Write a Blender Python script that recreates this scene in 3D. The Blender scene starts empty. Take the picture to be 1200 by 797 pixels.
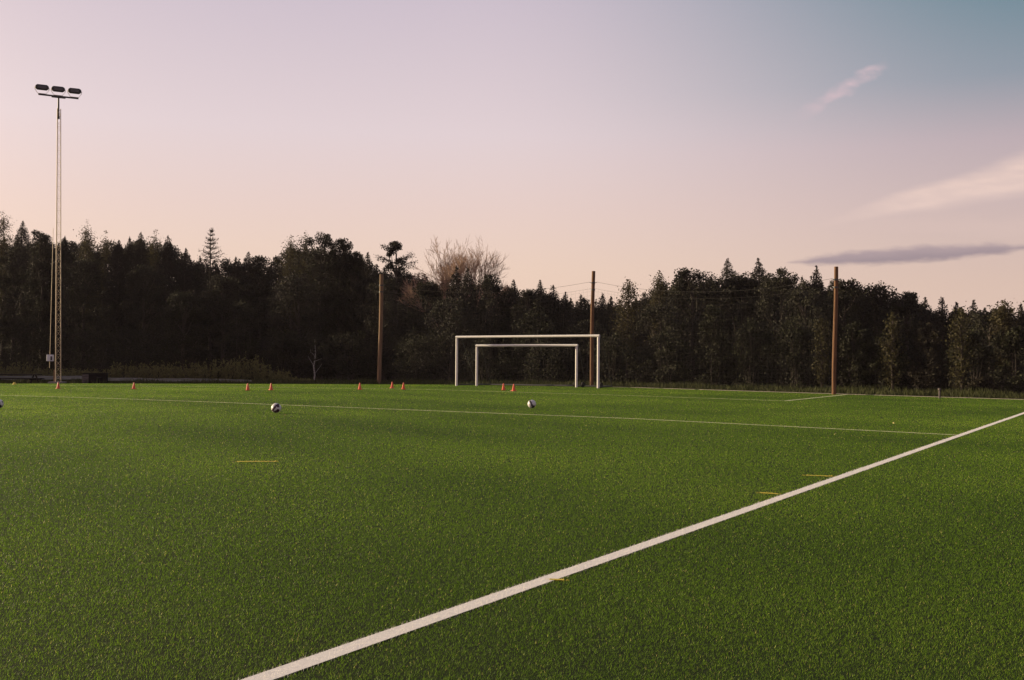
import bpy, math, random
import numpy as np
from mathutils import Matrix, Vector

rng = np.random.default_rng(7)
random.seed(7)
S = bpy.context.scene
COL = S.collection
R = math.radians

# ------------------------------------------------------------------ camera
W0, H0, F0 = 1200.0, 797.0, 1250.0
CAMH = 1.22
PITCH, ROLL = math.atan(24.5 / F0), 0.007
CR = Matrix.Rotation(R(90) + PITCH, 3, 'X') @ Matrix.Rotation(ROLL, 3, 'Z')
camd = bpy.data.cameras.new('camera')
camd.sensor_width = 36.0
camd.lens = 36.0 * F0 / W0
camd.clip_end = 6000
cam = bpy.data.objects.new('camera', camd)
COL.objects.link(cam)
cam.matrix_world = Matrix.Translation((0, 0, CAMH)) @ CR.to_4x4()
S.camera = cam


def ray(px, py):
    return CR @ Vector(((px - 600) / F0, -(py - 398.5) / F0, -1.0))


def flat(px, py):
    d = ray(px, py)
    t = -CAMH / d.z
    return (d.x * t, d.y * t)


# the pitch is crowned: beyond its long axis the ground falls away to the left
TA, TB = flat(303, 797), flat(1200, 484.2)
_l = math.hypot(TB[0] - TA[0], TB[1] - TA[1])
TD = ((TB[0] - TA[0]) / _l, (TB[1] - TA[1]) / _l)       # along the touchline
TN = (-TD[1], TD[0])                                    # to its left
P0 = flat(618, 453.8)


def gz(x, y):
    u = (np.asarray(x) - P0[0]) * TN[0] + (np.asarray(y) - P0[1]) * TN[1]
    u = np.clip(u, -60, 45)
    return -0.0105 * (np.sqrt(u * u + 16) + u - 0.27) / 2


def ground(px, py, dz=0.0):
    d = ray(px, py)
    z = 0.0
    for _ in range(30):
        t = (z - CAMH) / d.z
        x, y = d.x * t, d.y * t
        z = float(gz(x, y)) + dz
    return Vector((x, y, z))


def at_depth(px, py, Y):
    d = ray(px, py)
    t = Y / d.y
    return Vector((d.x * t, Y, CAMH + d.z * t))


# ------------------------------------------------------------------ helpers
def lin(r, g, b):
    f = lambda c: (c / 255 / 12.92) if c / 255 <= 0.04045 else ((c / 255 + 0.055) / 1.055) ** 2.4
    return (f(r), f(g), f(b), 1)


class MB:
    """collects shapes that become ONE mesh object"""

    def __init__(self):
        self.v, self.f, self.n, self.mats, self.sm, self.var = [], [], 0, [], [], []

    def add(self, v, f, mat=0, smooth=True, var=None):
        v = np.asarray(v, float).reshape(-1, 3)
        f = np.asarray(f, int)
        self.v.append(v)
        self.f.append(f + self.n)
        self.mats.append(np.full(len(f), mat))
        self.sm.append(np.full(len(f), smooth))
        self.var.append(np.full(len(v), 0.5) if var is None else np.asarray(var, float))
        self.n += len(v)

    def tube(self, pts, rad, seg=8, cap=True, mat=0, smooth=True):
        pts = [Vector(p) for p in pts]
        k = len(pts)
        if not hasattr(rad, '__len__'):
            rad = [rad] * k
        vs = []
        for i, p in enumerate(pts):
            d = (pts[min(i + 1, k - 1)] - pts[max(i - 1, 0)]).normalized()
            a = Vector((0, 0, 1)) if abs(d.z) < 0.9 else Vector((1, 0, 0))
            u = d.cross(a).normalized()
            w = d.cross(u)
            for s in range(seg):
                t = 2 * math.pi * s / seg
                vs.append(p + (u * math.cos(t) + w * math.sin(t)) * rad[i])
        fs = []
        for i in range(k - 1):
            for s in range(seg):
                s2 = (s + 1) % seg
                fs.append((i * seg + s, i * seg + s2, (i + 1) * seg + s2, (i + 1) * seg + s))
        self.add(vs, fs, mat, smooth)
        if cap:
            for i, r in ((0, rad[0]), (k - 1, rad[-1])):
                ring = vs[i * seg:(i + 1) * seg]
                self.add(list(ring) + [pts[i]], [(s, (s + 1) % seg, seg) for s in range(seg)], mat, False)

    def box(self, c, size, rot=0.0, bevel=0.0, mat=0):
        x, y, z = [s / 2 for s in size]
        b = min(bevel, x * .9, y * .9, z * .9)
        pts = []
        if b <= 0:
            for sz in (-z, z):
                pts += [(-x, -y, sz), (x, -y, sz), (x, y, sz), (-x, y, sz)]
            fs = [(0, 3, 2, 1), (4, 5, 6, 7), (0, 1, 5, 4), (1, 2, 6, 5), (2, 3, 7, 6), (3, 0, 4, 7)]
        else:
            rings = [(-z, b), (-z + b, 0), (z - b, 0), (z, b)]
            for sz, i in rings:
                X, Y = x - i, y - i
                c2 = b if i == 0 else b * .6
                pts += [(-X + c2, -Y, sz), (X - c2, -Y, sz), (X, -Y + c2, sz), (X, Y - c2, sz),
                        (X - c2, Y, sz), (-X + c2, Y, sz), (-X, Y - c2, sz), (-X, -Y + c2, sz)]
            fs = []
            for k in range(3):
                for s in range(8):
                    s2 = (s + 1) % 8
                    fs.append((k * 8 + s, k * 8 + s2, k * 8 + 8 + s2, k * 8 + 8 + s))
        p = np.array(pts)
        cs, sn = math.cos(rot), math.sin(rot)
        q = np.stack([p[:, 0] * cs - p[:, 1] * sn + c[0], p[:, 0] * sn + p[:, 1] * cs + c[1], p[:, 2] + c[2]], 1)
        self.add(q, fs, mat, False)
        if b > 0:
            for k, o in ((0, 0), (3, 24)):
                m = q[o:o + 8].mean(0)
                self.add(np.vstack([q[o:o + 8], m]), [(s, (s + 1) % 8, 8) for s in range(8)], mat, False)

    def lathe(self, prof, seg=24, c=(0, 0, 0), mat=0, smooth=True):
        vs, fs = [], []
        for r, z in prof:
            for s in range(seg):
                t = 2 * math.pi * s / seg
                vs.append((c[0] + r * math.cos(t), c[1] + r * math.sin(t), c[2] + z))
        for i in range(len(prof) - 1):
            for s in range(seg):
                s2 = (s + 1) % seg
                fs.append((i * seg + s, i * seg + s2, (i + 1) * seg + s2, (i + 1) * seg + s))
        self.add(vs, fs, mat, smooth)

    def build(self, name, mats, parent=None, loc=None):
        v = np.concatenate(self.v)
        tot = np.concatenate([np.full(len(f), f.shape[1]) for f in self.f])
        li = np.concatenate([f.ravel() for f in self.f])
        me = bpy.data.meshes.new(name)
        me.vertices.add(len(v))
        me.vertices.foreach_set('co', v.astype(np.float32).ravel())
        me.loops.add(len(li))
        me.loops.foreach_set('vertex_index', li.astype(np.int32))
        me.polygons.add(len(tot))
        st = np.concatenate([[0], np.cumsum(tot)[:-1]])
        me.polygons.foreach_set('loop_start', st.astype(np.int32))
        me.polygons.foreach_set('material_index', np.concatenate(self.mats).astype(np.int32))
        me.update(calc_edges=True)
        me.polygons.foreach_set('use_smooth', np.concatenate(self.sm).astype(bool))
        a = me.attributes.new('var', 'FLOAT', 'POINT')
        a.data.foreach_set('value', np.concatenate(self.var).astype(np.float32))
        for m in (mats if isinstance(mats, (list, tuple)) else [mats]):
            me.materials.append(m)
        o = bpy.data.objects.new(name, me)
        COL.objects.link(o)
        if parent is not None:
            o.parent = parent
        if loc is not None:
            o.location = loc
        return o


def tag(o, label=None, cat=None, group=None, kind=None):
    if label: o['label'] = label
    if cat: o['category'] = cat
    if group: o['group'] = group
    if kind: o['kind'] = kind
    return o


def empty(name, loc, rz=0.0):
    o = bpy.data.objects.new(name, None)
    COL.objects.link(o)
    o.location = loc
    o.rotation_euler = (0, 0, rz)
    o.empty_display_size = 0.2
    return o


def copy_tree(o, parent=None):
    c = o.copy()
    COL.objects.link(c)
    if parent is not None:
        c.parent = parent
    for ch in list(o.children):
        copy_tree(ch, c)
    return c


# ------------------------------------------------------------------ materials
def mat(name, col, rough=0.6, metal=0.0, noise=None, bump=None, spec=0.5):
    m = bpy.data.materials.new(name)
    m.use_nodes = True
    nt = m.node_tree
    b = nt.nodes['Principled BSDF']
    b.inputs['Roughness'].default_value = rough
    b.inputs['Metallic'].default_value = metal
    b.inputs['Specular IOR Level'].default_value = spec
    col = tuple(col[:3]) + (1,)
    b.inputs['Base Color'].default_value = col
    if noise:
        sc, col2, stretch = noise
        tc = nt.nodes.new('ShaderNodeTexCoord')
        mp = nt.nodes.new('ShaderNodeMapping')
        mp.inputs['Scale'].default_value = stretch
        n = nt.nodes.new('ShaderNodeTexNoise')
        n.inputs['Scale'].default_value = sc
        n.inputs['Detail'].default_value = 6
        rp = nt.nodes.new('ShaderNodeValToRGB')
        rp.color_ramp.elements[0].position = 0.35
        rp.color_ramp.elements[1].position = 0.68
        rp.color_ramp.elements[0].color = col
        rp.color_ramp.elements[1].color = tuple(col2[:3]) + (1,)
        nt.links.new(tc.outputs['Object'], mp.inputs['Vector'])
        nt.links.new(mp.outputs['Vector'], n.inputs['Vector'])
        nt.links.new(n.outputs['Fac'], rp.inputs['Fac'])
        nt.links.new(rp.outputs['Color'], b.inputs['Base Color'])
        if bump:
            bp = nt.nodes.new('ShaderNodeBump')
            bp.inputs['Strength'].default_value = bump
            bp.inputs['Distance'].default_value = 0.02
            nt.links.new(n.outputs['Fac'], bp.inputs['Height'])
            nt.links.new(bp.outputs['Normal'], b.inputs['Normal'])
    return m


def leaf_mat(name, c0, c1, trans=0.3, rough=0.75):
    m = bpy.data.materials.new(name)
    m.use_nodes = True
    nt = m.node_tree
    b = nt.nodes['Principled BSDF']
    b.inputs['Roughness'].default_value = rough
    b.inputs['Specular IOR Level'].default_value = 0.15
    at = nt.nodes.new('ShaderNodeAttribute')
    at.attribute_name = 'var'
    rp = nt.nodes.new('ShaderNodeValToRGB')
    rp.color_ramp.elements[0].color = tuple(c0) + (1,)
    rp.color_ramp.elements[1].color = tuple(c1) + (1,)
    nt.links.new(at.outputs['Fac'], rp.inputs['Fac'])
    nt.links.new(rp.outputs['Color'], b.inputs['Base Color'])
    if trans:
        t = nt.nodes.new('ShaderNodeBsdfTranslucent')
        nt.links.new(rp.outputs['Color'], t.inputs['Color'])
        mx = nt.nodes.new('ShaderNodeMixShader')
        mx.inputs[0].default_value = trans
        nt.links.new(b.outputs[0], mx.inputs[1])
        nt.links.new(t.outputs[0], mx.inputs[2])
        nt.links.new(mx.outputs[0], nt.nodes['Material Output'].inputs['Surface'])
    return m


M = {
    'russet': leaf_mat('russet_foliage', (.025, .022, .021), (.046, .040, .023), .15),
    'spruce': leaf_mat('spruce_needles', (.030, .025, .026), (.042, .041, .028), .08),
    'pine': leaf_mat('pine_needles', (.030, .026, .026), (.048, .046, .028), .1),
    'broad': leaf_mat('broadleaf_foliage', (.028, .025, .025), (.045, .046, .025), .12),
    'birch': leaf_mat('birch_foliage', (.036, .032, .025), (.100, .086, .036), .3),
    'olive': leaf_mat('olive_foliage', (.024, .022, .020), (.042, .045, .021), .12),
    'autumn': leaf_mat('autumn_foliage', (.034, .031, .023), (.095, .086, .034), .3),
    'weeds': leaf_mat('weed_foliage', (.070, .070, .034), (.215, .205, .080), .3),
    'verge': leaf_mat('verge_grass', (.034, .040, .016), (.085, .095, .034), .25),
    'bark': mat('dark_bark', (.035, .028, .022), .9, noise=(3, (.07, .055, .045), (4, 4, 1)), bump=.4),
    'birchbark': mat('white_birch_bark', (.42, .40, .37), .8, noise=(5, (.10, .09, .08), (1, 1, 6))),
    'barebark': mat('bare_twig_bark', (.38, .25, .18), .9),
    'wood': mat('weathered_pole_wood', (.20, .095, .040), .85, noise=(4, (.085, .042, .020), (7, 7, .3)), bump=.5),
    'tanwood': mat('pale_pole_wood', (.27, .165, .085), .85, noise=(4, (.11, .07, .04), (7, 7, .3)), bump=.5),
    'white': mat('white_goal_paint', (.80, .79, .76), .4, noise=(9, (.74, .72, .67), (1, 1, 1))),
    'grey': mat('grey_steel', (.06, .06, .06), .5, .4),
    'galv': mat('galvanised_steel', (.70, .58, .38), .55, .05, noise=(2, (.60, .49, .31), (1, 1, 1))),
    'black': mat('black_lamp_housing', (.012, .012, .012), .55),
    'glass': mat('lamp_glass', (.05, .05, .055), .12),
    'rubber': mat('black_rubber', (.012, .012, .012), .8),
    'orange': mat('orange_cone_plastic', (.70, .10, .035), .45),
    'orange2': mat('faded_cone_plastic', (.60, .10, .05), .5),
    'rope': mat('dark_net_twine', (.012, .011, .011), .9),
    'cable': mat('grey_cable', (.018, .016, .016), .8),
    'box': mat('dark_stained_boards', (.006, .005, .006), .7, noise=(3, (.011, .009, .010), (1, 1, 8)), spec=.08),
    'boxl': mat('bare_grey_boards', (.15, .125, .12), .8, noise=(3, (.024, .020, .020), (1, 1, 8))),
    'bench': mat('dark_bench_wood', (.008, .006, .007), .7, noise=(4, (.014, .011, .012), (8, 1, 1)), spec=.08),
    'whitebox': mat('white_enamel', (.72, .73, .74), .4),
    'yellow': mat('yellow_plastic', (.70, .55, .06), .45),
    'ball': mat('white_ball_leather', (.66, .65, .64), .4),
    'balld': mat('maroon_ball_panel', (.055, .014, .022), .4),
    'ballk': mat('black_ball_panel', (.014, .014, .018), .4),
    'gravel': mat('pale_gravel', (.045, .050, .022), .95, noise=(1.3, (.16, .145, .13), (1, 1, 1)), bump=.6),
    'kerb': mat('concrete_kerb', (.20, .18, .16), .9, noise=(6, (.28, .25, .22), (1, 1, 1)), bump=.3),
    'leaf': mat('dry_leaf', (.62, .52, .22), .7),
}


def turf_ground_mat(name, cols, scale):
    m = bpy.data.materials.new(name)
    m.use_nodes = True
    nt = m.node_tree
    b = nt.nodes['Principled BSDF']
    b.inputs['Roughness'].default_value = .9
    b.inputs['Specular IOR Level'].default_value = .1
    tc = nt.nodes.new('ShaderNodeTexCoord')
    prev = None
    for sc, f in scale:
        n = nt.nodes.new('ShaderNodeTexNoise')
        n.inputs['Scale'].default_value = sc
        n.inputs['Detail'].default_value = 5
        nt.links.new(tc.outputs['Object'], n.inputs['Vector'])
        if prev is None:
            prev = n.outputs['Fac']
        else:
            mx = nt.nodes.new('ShaderNodeMix')
            mx.inputs['Factor'].default_value = f
            nt.links.new(prev, mx.inputs['A'])
            nt.links.new(n.outputs['Fac'], mx.inputs['B'])
            prev = mx.outputs['Result']
    rp = nt.nodes.new('ShaderNodeValToRGB')
    rp.color_ramp.elements[0].position, rp.color_ramp.elements[1].position = .36, .64
    rp.color_ramp.elements[0].color = tuple(cols[0]) + (1,)
    rp.color_ramp.elements[1].color = tuple(cols[1]) + (1,)
    nt.links.new(prev, rp.inputs['Fac'])
    nt.links.new(rp.outputs['Color'], b.inputs['Base Color'])
    return m


M['turf'] = turf_ground_mat('artificial_turf_base', ((.014, .020, .006), (.028, .046, .008)), [(.25, 0), (18, .55)])
M['soil'] = turf_ground_mat('rough_grass_ground', ((.035, .038, .016), (.065, .068, .026)), [(.5, 0), (9, .5)])
M['linewhite'] = mat('white_line_fibre', (.86, .83, .78), .85, noise=(30, (.78, .75, .70), (1, 1, 1)))
M['linefaint'] = mat('worn_line_fibre', (.62, .64, .40), .85, noise=(6, (.48, .51, .27), (1, 1, 1)))
M['lineyellow'] = mat('yellow_line_fibre', (.72, .57, .05), .85, noise=(12, (.48, .40, .05), (1, 1, 1)))


def blade_mat():
    m = bpy.data.materials.new('turf_fibre')
    m.use_nodes = True
    nt = m.node_tree
    b = nt.nodes['Principled BSDF']
    b.inputs['Roughness'].default_value = .42
    b.inputs['Specular IOR Level'].default_value = .10
    at = nt.nodes.new('ShaderNodeAttribute')
    at.attribute_name = 'var'
    rp = nt.nodes.new('ShaderNodeValToRGB')
    e = rp.color_ramp.elements
    e[0].position, e[0].color = 0.0, (.046, .108, .010, 1)
    e[1].position, e[1].color = 0.58, (.215, .385, .022, 1)
    for p, c in ((.66, (.80, .74, .24, 1)), (.70, (.74, .60, .06, 1)), (.80, (.62, .64, .40, 1)), (.90, (.88, .85, .80, 1)), (1.0, (.82, .79, .74, 1))):
        x = e.new(p)
        x.color = c
    nt.links.new(at.outputs['Fac'], rp.inputs['Fac'])
    nt.links.new(rp.outputs['Color'], b.inputs['Base Color'])
    t = nt.nodes.new('ShaderNodeBsdfTranslucent')
    nt.links.new(rp.outputs['Color'], t.inputs['Color'])
    mx = nt.nodes.new('ShaderNodeMixShader')
    mx.inputs[0].default_value = .48
    nt.links.new(b.outputs[0], mx.inputs[1])
    nt.links.new(t.outputs[0], mx.inputs[2])
    nt.links.new(mx.outputs[0], nt.nodes['Material Output'].inputs['Surface'])
    return m


M['blade'] = blade_mat()

# ------------------------------------------------------------------ sun and sky
SUN_EL, SUN_BACK = R(11.5), R(20)
tosun = Vector((-math.cos(SUN_BACK) * math.cos(SUN_EL), math.sin(SUN_BACK) * math.cos(SUN_EL), math.sin(SUN_EL)))
sd = bpy.data.lights.new('sun', 'SUN')
sd.energy = 5.0
sd.angle = R(0.6)
sd.color = (1.0, .80, .50)
so = bpy.data.objects.new('sun', sd)
COL.objects.link(so)
so.rotation_euler = tosun.to_track_quat('Z', 'Y').to_euler()
so.location = tosun * 100

world = bpy.data.worlds.new('World')
S.world = world
world.use_nodes = True
nt = world.node_tree
N, L = nt.nodes, nt.links
bg = N['Background']


def node(t, **kw):
    n = N.new(t)
    for k, v in kw.items():
        setattr(n, k, v)
    return n


def math_(op, a, b=None, c=None, clamp=False):
    n = node('ShaderNodeMath', operation=op, use_clamp=clamp)
    for i, x in enumerate((a, b, c)):
        if x is None: continue
        if isinstance(x, (int, float)):
            n.inputs[i].default_value = x
        else:
            L.new(x, n.inputs[i])
    return n.outputs[0]


def ramp(fac, stops):
    r = node('ShaderNodeValToRGB')
    r.color_ramp.interpolation = 'EASE' if False else 'LINEAR'
    e = r.color_ramp.elements
    while len(e) < len(stops):
        e.new(.5)
    for el, (p, c) in zip(e, stops):
        el.position = p
        el.color = c
    L.new(fac, r.inputs['Fac'])
    return r.outputs['Color']


def mixc(f, a, b):
    n = node('ShaderNodeMix', data_type='RGBA')
    if isinstance(f, (int, float)):
        n.inputs['Factor'].default_value = f
    else:
        L.new(f, n.inputs['Factor'])
    for s, x in ((6, a), (7, b)):
        if isinstance(x, tuple):
            n.inputs[s].default_value = x
        else:
            L.new(x, n.inputs[s])
    return n.outputs[2]


def smooth(v, lo, hi):
    n = node('ShaderNodeMapRange', interpolation_type='SMOOTHSTEP')
    n.inputs['From Min'].default_value = lo
    n.inputs['From Max'].default_value = hi
    L.new(v, n.inputs['Value'])
    return n.outputs['Result']


tc = node('ShaderNodeTexCoord')
sp = node('ShaderNodeSeparateXYZ')
L.new(tc.outputs['Generated'], sp.inputs[0])
dx, dy, dz = sp.outputs
el = math_('ARCSINE', dz)                       # radians
az = math_('ARCTAN2', dx, dy)                   # 0 ahead, + to the right
eln = math_('DIVIDE', el, R(90), clamp=True)
# picture rows in degrees of elevation: treetops about 4-8, top edge about 19
E = lambda d: d / 90
west = ramp(eln, [(E(0), lin(246, 210, 186)), (E(5), lin(243, 213, 195)), (E(8), lin(239, 212, 204)), (E(12), lin(233, 214, 217)),
                  (E(19), lin(212, 197, 209)), (E(36), lin(152, 147, 166)), (E(90), lin(104, 108, 132))])
east = ramp(eln, [(E(0), lin(232, 202, 184)), (E(4), lin(224, 195, 182)), (E(8), lin(210, 186, 184)), (E(11), lin(194, 176, 182)), (E(14), lin(147, 156, 168)),
                  (E(19), lin(98, 135, 149)), (E(36), lin(104, 120, 142)), (E(90), lin(96, 102, 128))])
azf = smooth(az, R(-3), R(29))
base = mixc(azf, west, east)
# opposite the sunset the low sky is a broad rosy band
anti = ramp(eln, [(E(0), lin(205, 165, 165)), (E(8), lin(205, 170, 174)), (E(20), lin(186, 160, 172)), (E(40), lin(128, 122, 144)), (E(90), lin(100, 104, 130))])
base = mixc(smooth(dy, .25, -.35), base, anti)
# towards the sun the glow is stronger
sunv = node('ShaderNodeVectorMath', operation='DOT_PRODUCT')
L.new(tc.outputs['Generated'], sunv.inputs[0])
sunv.inputs[1].default_value = tosun
glow = math_('POWER', math_('MAXIMUM', sunv.outputs['Value'], 0.0), 10.0)
glowc = node('ShaderNodeMix', data_type='RGBA', blend_type='ADD')
L.new(glow, glowc.inputs['Factor'])
L.new(base, glowc.inputs[6])
glowc.inputs[7].default_value = (1.8, 1.15, .62, 1)
base = glowc.outputs[2]
# clouds, placed by direction
gx = math_('DIVIDE', dx, math_('MAXIMUM', dy, .05))
gy = math_('DIVIDE', dz, math_('MAXIMUM', dy, .05))
cv = node('ShaderNodeCombineXYZ')
L.new(gx, cv.inputs[0])
L.new(gy, cv.inputs[1])


def noise(scale, detail=5, stretch=(1, 1, 1), rot=0.0, off=0.0):
    mp = node('ShaderNodeMapping')
    mp.inputs['Scale'].default_value = stretch
    mp.inputs['Rotation'].default_value = (0, 0, rot)
    mp.inputs['Location'].default_value = (off, off, 0)
    L.new(cv.outputs[0], mp.inputs['Vector'])
    n = node('ShaderNodeTexNoise')
    n.inputs['Scale'].default_value = scale
    n.inputs['Detail'].default_value = detail
    L.new(mp.outputs['Vector'], n.inputs['Vector'])
    return n.outputs['Fac']


def dirpt(px, py):
    d = ray(px, py)
    return d.x / d.y, d.z / d.y


def streak(p, q, half, wob, nscale, stretch, taper=(.0, 1.0)):
    """soft elongated cloud between two sky directions; returns (along 0..1, across in half-widths)"""
    a, b = dirpt(*p), dirpt(*q)
    ln = math.hypot(b[0] - a[0], b[1] - a[1])
    t = ((b[0] - a[0]) / ln, (b[1] - a[1]) / ln)
    rx, ry = math_('SUBTRACT', gx, a[0]), math_('SUBTRACT', gy, a[1])
    al = math_('DIVIDE', math_('ADD', math_('MULTIPLY', rx, t[0]), math_('MULTIPLY', ry, t[1])), ln)
    ac = math_('ADD', math_('MULTIPLY', rx, -t[1]), math_('MULTIPLY', ry, t[0]))
    nz = math_('SUBTRACT', noise(nscale, 6, stretch, -math.atan2(t[1], t[0])), .5)
    ac = math_('ADD', ac, math_('MULTIPLY', nz, wob))
    return al, math_('DIVIDE', ac, half / F0), nz


# pale broad cloud on the right
al, ac, nz = streak((945, 266), (1330, 172), 31, .020, 9, (1, 4, 1))
wid = math_('MULTIPLY_ADD', math_('MINIMUM', math_('MAXIMUM', al, 0.0), 1.0), 1.4, .12)
d1 = math_('SUBTRACT', 1.0, math_('DIVIDE', math_('ABSOLUTE', ac), wid))
fine1 = math_('MULTIPLY_ADD', smooth(noise(30, 8, (1, 5, 1), .45), .30, .70), .35, .76)
c1 = math_('MULTIPLY', math_('MULTIPLY', smooth(d1, 0.0, .75), fine1), math_('MULTIPLY', smooth(al, -.02, .42), .95))
base = mixc(c1, base, lin(238, 209, 199))
# thin veil below it
al, ac, nz = streak((900, 262), (1300, 262), 16, .03, 7, (1, 5, 1))
c1b = math_('MULTIPLY', smooth(math_('SUBTRACT', 1.0, math_('ABSOLUTE', ac)), 0, .8), math_('MULTIPLY', smooth(al, .1, .6), .35))
base = mixc(c1b, base, lin(226, 198, 190))
# pink wisp high up
al, ac, nz = streak((925, 143), (1038, 75), 10.0, .017, 46, (1, 1.8, 1))
prof = math_('MULTIPLY', smooth(al, -.02, .55), smooth(al, 1.04, .86))
fine2 = math_('MULTIPLY_ADD', smooth(noise(58, 9, (1, 2.2, 1), .6, 3.0), .28, .72), .65, .36)
c2 = math_('MULTIPLY', math_('MULTIPLY', math_('MULTIPLY', smooth(math_('SUBTRACT', 1.0, math_('ABSOLUTE', ac)), 0, .9), prof), fine2), .85)
base = mixc(c2, base, lin(222, 194, 200))
# mauve lens cloud over the wood
al, ac, nz = streak((918, 308), (1222, 288), 12.5, .0070, 26, (1, 4, 1))
bulge = math_('MULTIPLY', math_('POWER', math_('MAXIMUM', math_('MULTIPLY', al, math_('SUBTRACT', 1.0, al)), 0.0), .55), 2.2)
d3 = math_('SUBTRACT', bulge, math_('ABSOLUTE', ac))
d3 = math_('ADD', d3, math_('MULTIPLY', math_('SUBTRACT', noise(45, 8, (1, 2.6, 1), 0.07, 5.0), .5), .6))
c3 = math_('MULTIPLY', smooth(d3, 0.0, .7), .9)
body = mixc(smooth(ac, -1.0, 1.0), lin(148, 132, 144), lin(180, 159, 164))
base = mixc(c3, base, body)
# physical sky underneath
sky = node('ShaderNodeTexSky', sky_type='NISHITA')
sky.sun_disc = False
sky.sun_elevation = SUN_EL
sky.sun_rotation = math.atan2(tosun.x, tosun.y)
sky.altitude = 100
sky.dust_density = 2.5
sk = node('ShaderNodeVectorMath', operation='SCALE')
L.new(sky.outputs[0], sk.inputs[0])
sk.inputs['Scale'].default_value = .10
# gradient is authored in display values; 0.10 world strength like the physical sky
fin = mixc(.90, sk.outputs[0], base)
up = node('ShaderNodeVectorMath', operation='SCALE')
L.new(fin, up.inputs[0])
up.inputs['Scale'].default_value = 10.0
L.new(up.outputs[0], bg.inputs['Color'])
bg.inputs['Strength'].default_value = 0.0732

S.view_settings.view_transform = 'Standard'
S.view_settings.look = 'None'
S.view_settings.exposure = 0.45
S.view_settings.gamma = 1

# ------------------------------------------------------------------ ground
def sheet(name, xs, ys, dzf, m, mask=None):
    X, Y = np.meshgrid(xs, ys)
    Z = gz(X, Y) + dzf
    v = np.stack([X.ravel(), Y.ravel(), Z.ravel()], 1)
    nx = len(xs)
    i, j = np.meshgrid(np.arange(nx - 1), np.arange(len(ys) - 1))
    a = (j * nx + i).ravel()
    f = np.stack([a, a + 1, a + nx + 1, a + nx], 1)
    b = MB()
    b.add(v, f)
    return b.build(name, m)


far = [-900, -500, -250, -140]
tag(sheet('ground', np.array(far + list(range(-90, 91, 2)) + [140, 250, 500, 900]),
          np.array([-900, -300, -100, -40, -20, -10] + list(range(-8, 121, 2)) + [160, 250, 500, 900]), -.07, M['soil']), kind='structure')

# pitch: strip coordinates (s across to the left of the touchline, t along it), far edge follows the photograph
edge_px = [(-140, 449.5), (0, 449.4), (250, 449.4), (500, 450.6), (620, 452.2), (740, 454.3), (900, 459.4), (1040, 463.8), (1200, 468.6), (1420, 475.5)]
edge = [ground(x, y) for x, y in edge_px]
ex = np.array([p.x for p in edge])
ey = np.array([p.y for p in edge])


def edge_y(x):
    x = np.asarray(x, float)
    y = np.interp(x, ex, ey)
    y = np.where(x < ex[0], ey[0] + (x - ex[0]) * (ey[1] - ey[0]) / (ex[1] - ex[0]), y)
    y = np.where(x > ex[-1], ey[-1] + (x - ex[-1]) * (ey[-1] - ey[-2]) / (ex[-1] - ex[-2]), y)
    return y


b = MB()
xs = np.arange(-60, 41, 1.0)
ts = np.linspace(0, 1, 76)
X = np.repeat(xs[None], len(ts), 0)
Y = -12 + (edge_y(X) + 12) * ts[:, None]
Zp = gz(X, Y)
nx = len(xs)
i, j = np.meshgrid(np.arange(nx - 1), np.arange(len(ts) - 1))
a = (j * nx + i).ravel()
b.add(np.stack([X.ravel(), Y.ravel(), Zp.ravel()], 1), np.stack([a, a + 1, a + nx + 1, a + nx], 1))
tag(b.build('pitch', M['turf']), kind='structure')

# kerb along the far edge
b = MB()
kx = np.arange(.5, 40.1, .5)
prof = [(0.02, -.06), (.02, .02), (.14, .02), (.14, -.06)]
vs = []
for x in kx:
    y0 = float(edge_y(x))
    for dy_, dz_ in prof:
        vs.append((x, y0 + dy_, float(gz(x, y0)) + dz_))
fs = [(i * 4 + k, i * 4 + 4 + k, i * 4 + 5 + k, i * 4 + 1 + k) for i in range(len(kx) - 1) for k in range(3)]
b.add(vs, fs, smooth=False)
tag(b.build('kerb', M['kerb']), kind='structure')

# pale gravel track behind the left part of the edge
b = MB()
gpx = np.arange(-60, 300, 5)
vs = []
for k, x in enumerate(gpx):
    wob = .25 * math.sin(x * .11) + .2 * math.sin(x * .043) + rng.normal(0, .12)
    sink = np.interp(x, [-60, 90, 130, 240, 300], [0, 0, 2.2, 3.2, 5.0])
    vs += [at_depth(x, 444.6 + wob + sink * .8, 70 - x * .012), at_depth(x, 440.4 + wob * .6 + sink, 73 - x * .012)]
b.add(vs, [(i * 2, i * 2 + 2, i * 2 + 3, i * 2 + 1) for i in range(len(gpx) - 1)])
vs_track = vs
tag(b.build('gravel_bank', M['gravel']), kind='structure')

# ------------------------------------------------------------------ painted lines
LINES = []      # (polyline Nx2, half width, blade colour value)


def line(name, pts, w, m, val, dz=.004):
    pts = [np.array(p[:2]) for p in pts]
    dense = []
    for p, q in zip(pts[:-1], pts[1:]):
        n = max(1, int(np.hypot(*(q - p)) / .5))
        dense += [p + (q - p) * k / n for k in range(n)]
    dense.append(pts[-1])
    vs = []
    for k, p in enumerate(dense):
        d = dense[min(k + 1, len(dense) - 1)] - dense[max(k - 1, 0)]
        d = d / np.hypot(*d)
        n = np.array((-d[1], d[0]))
        for s in (-1, 1):
            q = p + n * s * (w / 2 - .008)
            vs.append((q[0], q[1], float(gz(*q)) + dz))
    b = MB()
    b.add(vs, [(i * 2, i * 2 + 1, i * 2 + 3, i * 2 + 2) for i in range(len(dense) - 1)])
    o = b.build(name, m)
    tag(o, kind='structure')
    LINES.append((np.array(dense), w / 2, val))
    return o


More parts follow.
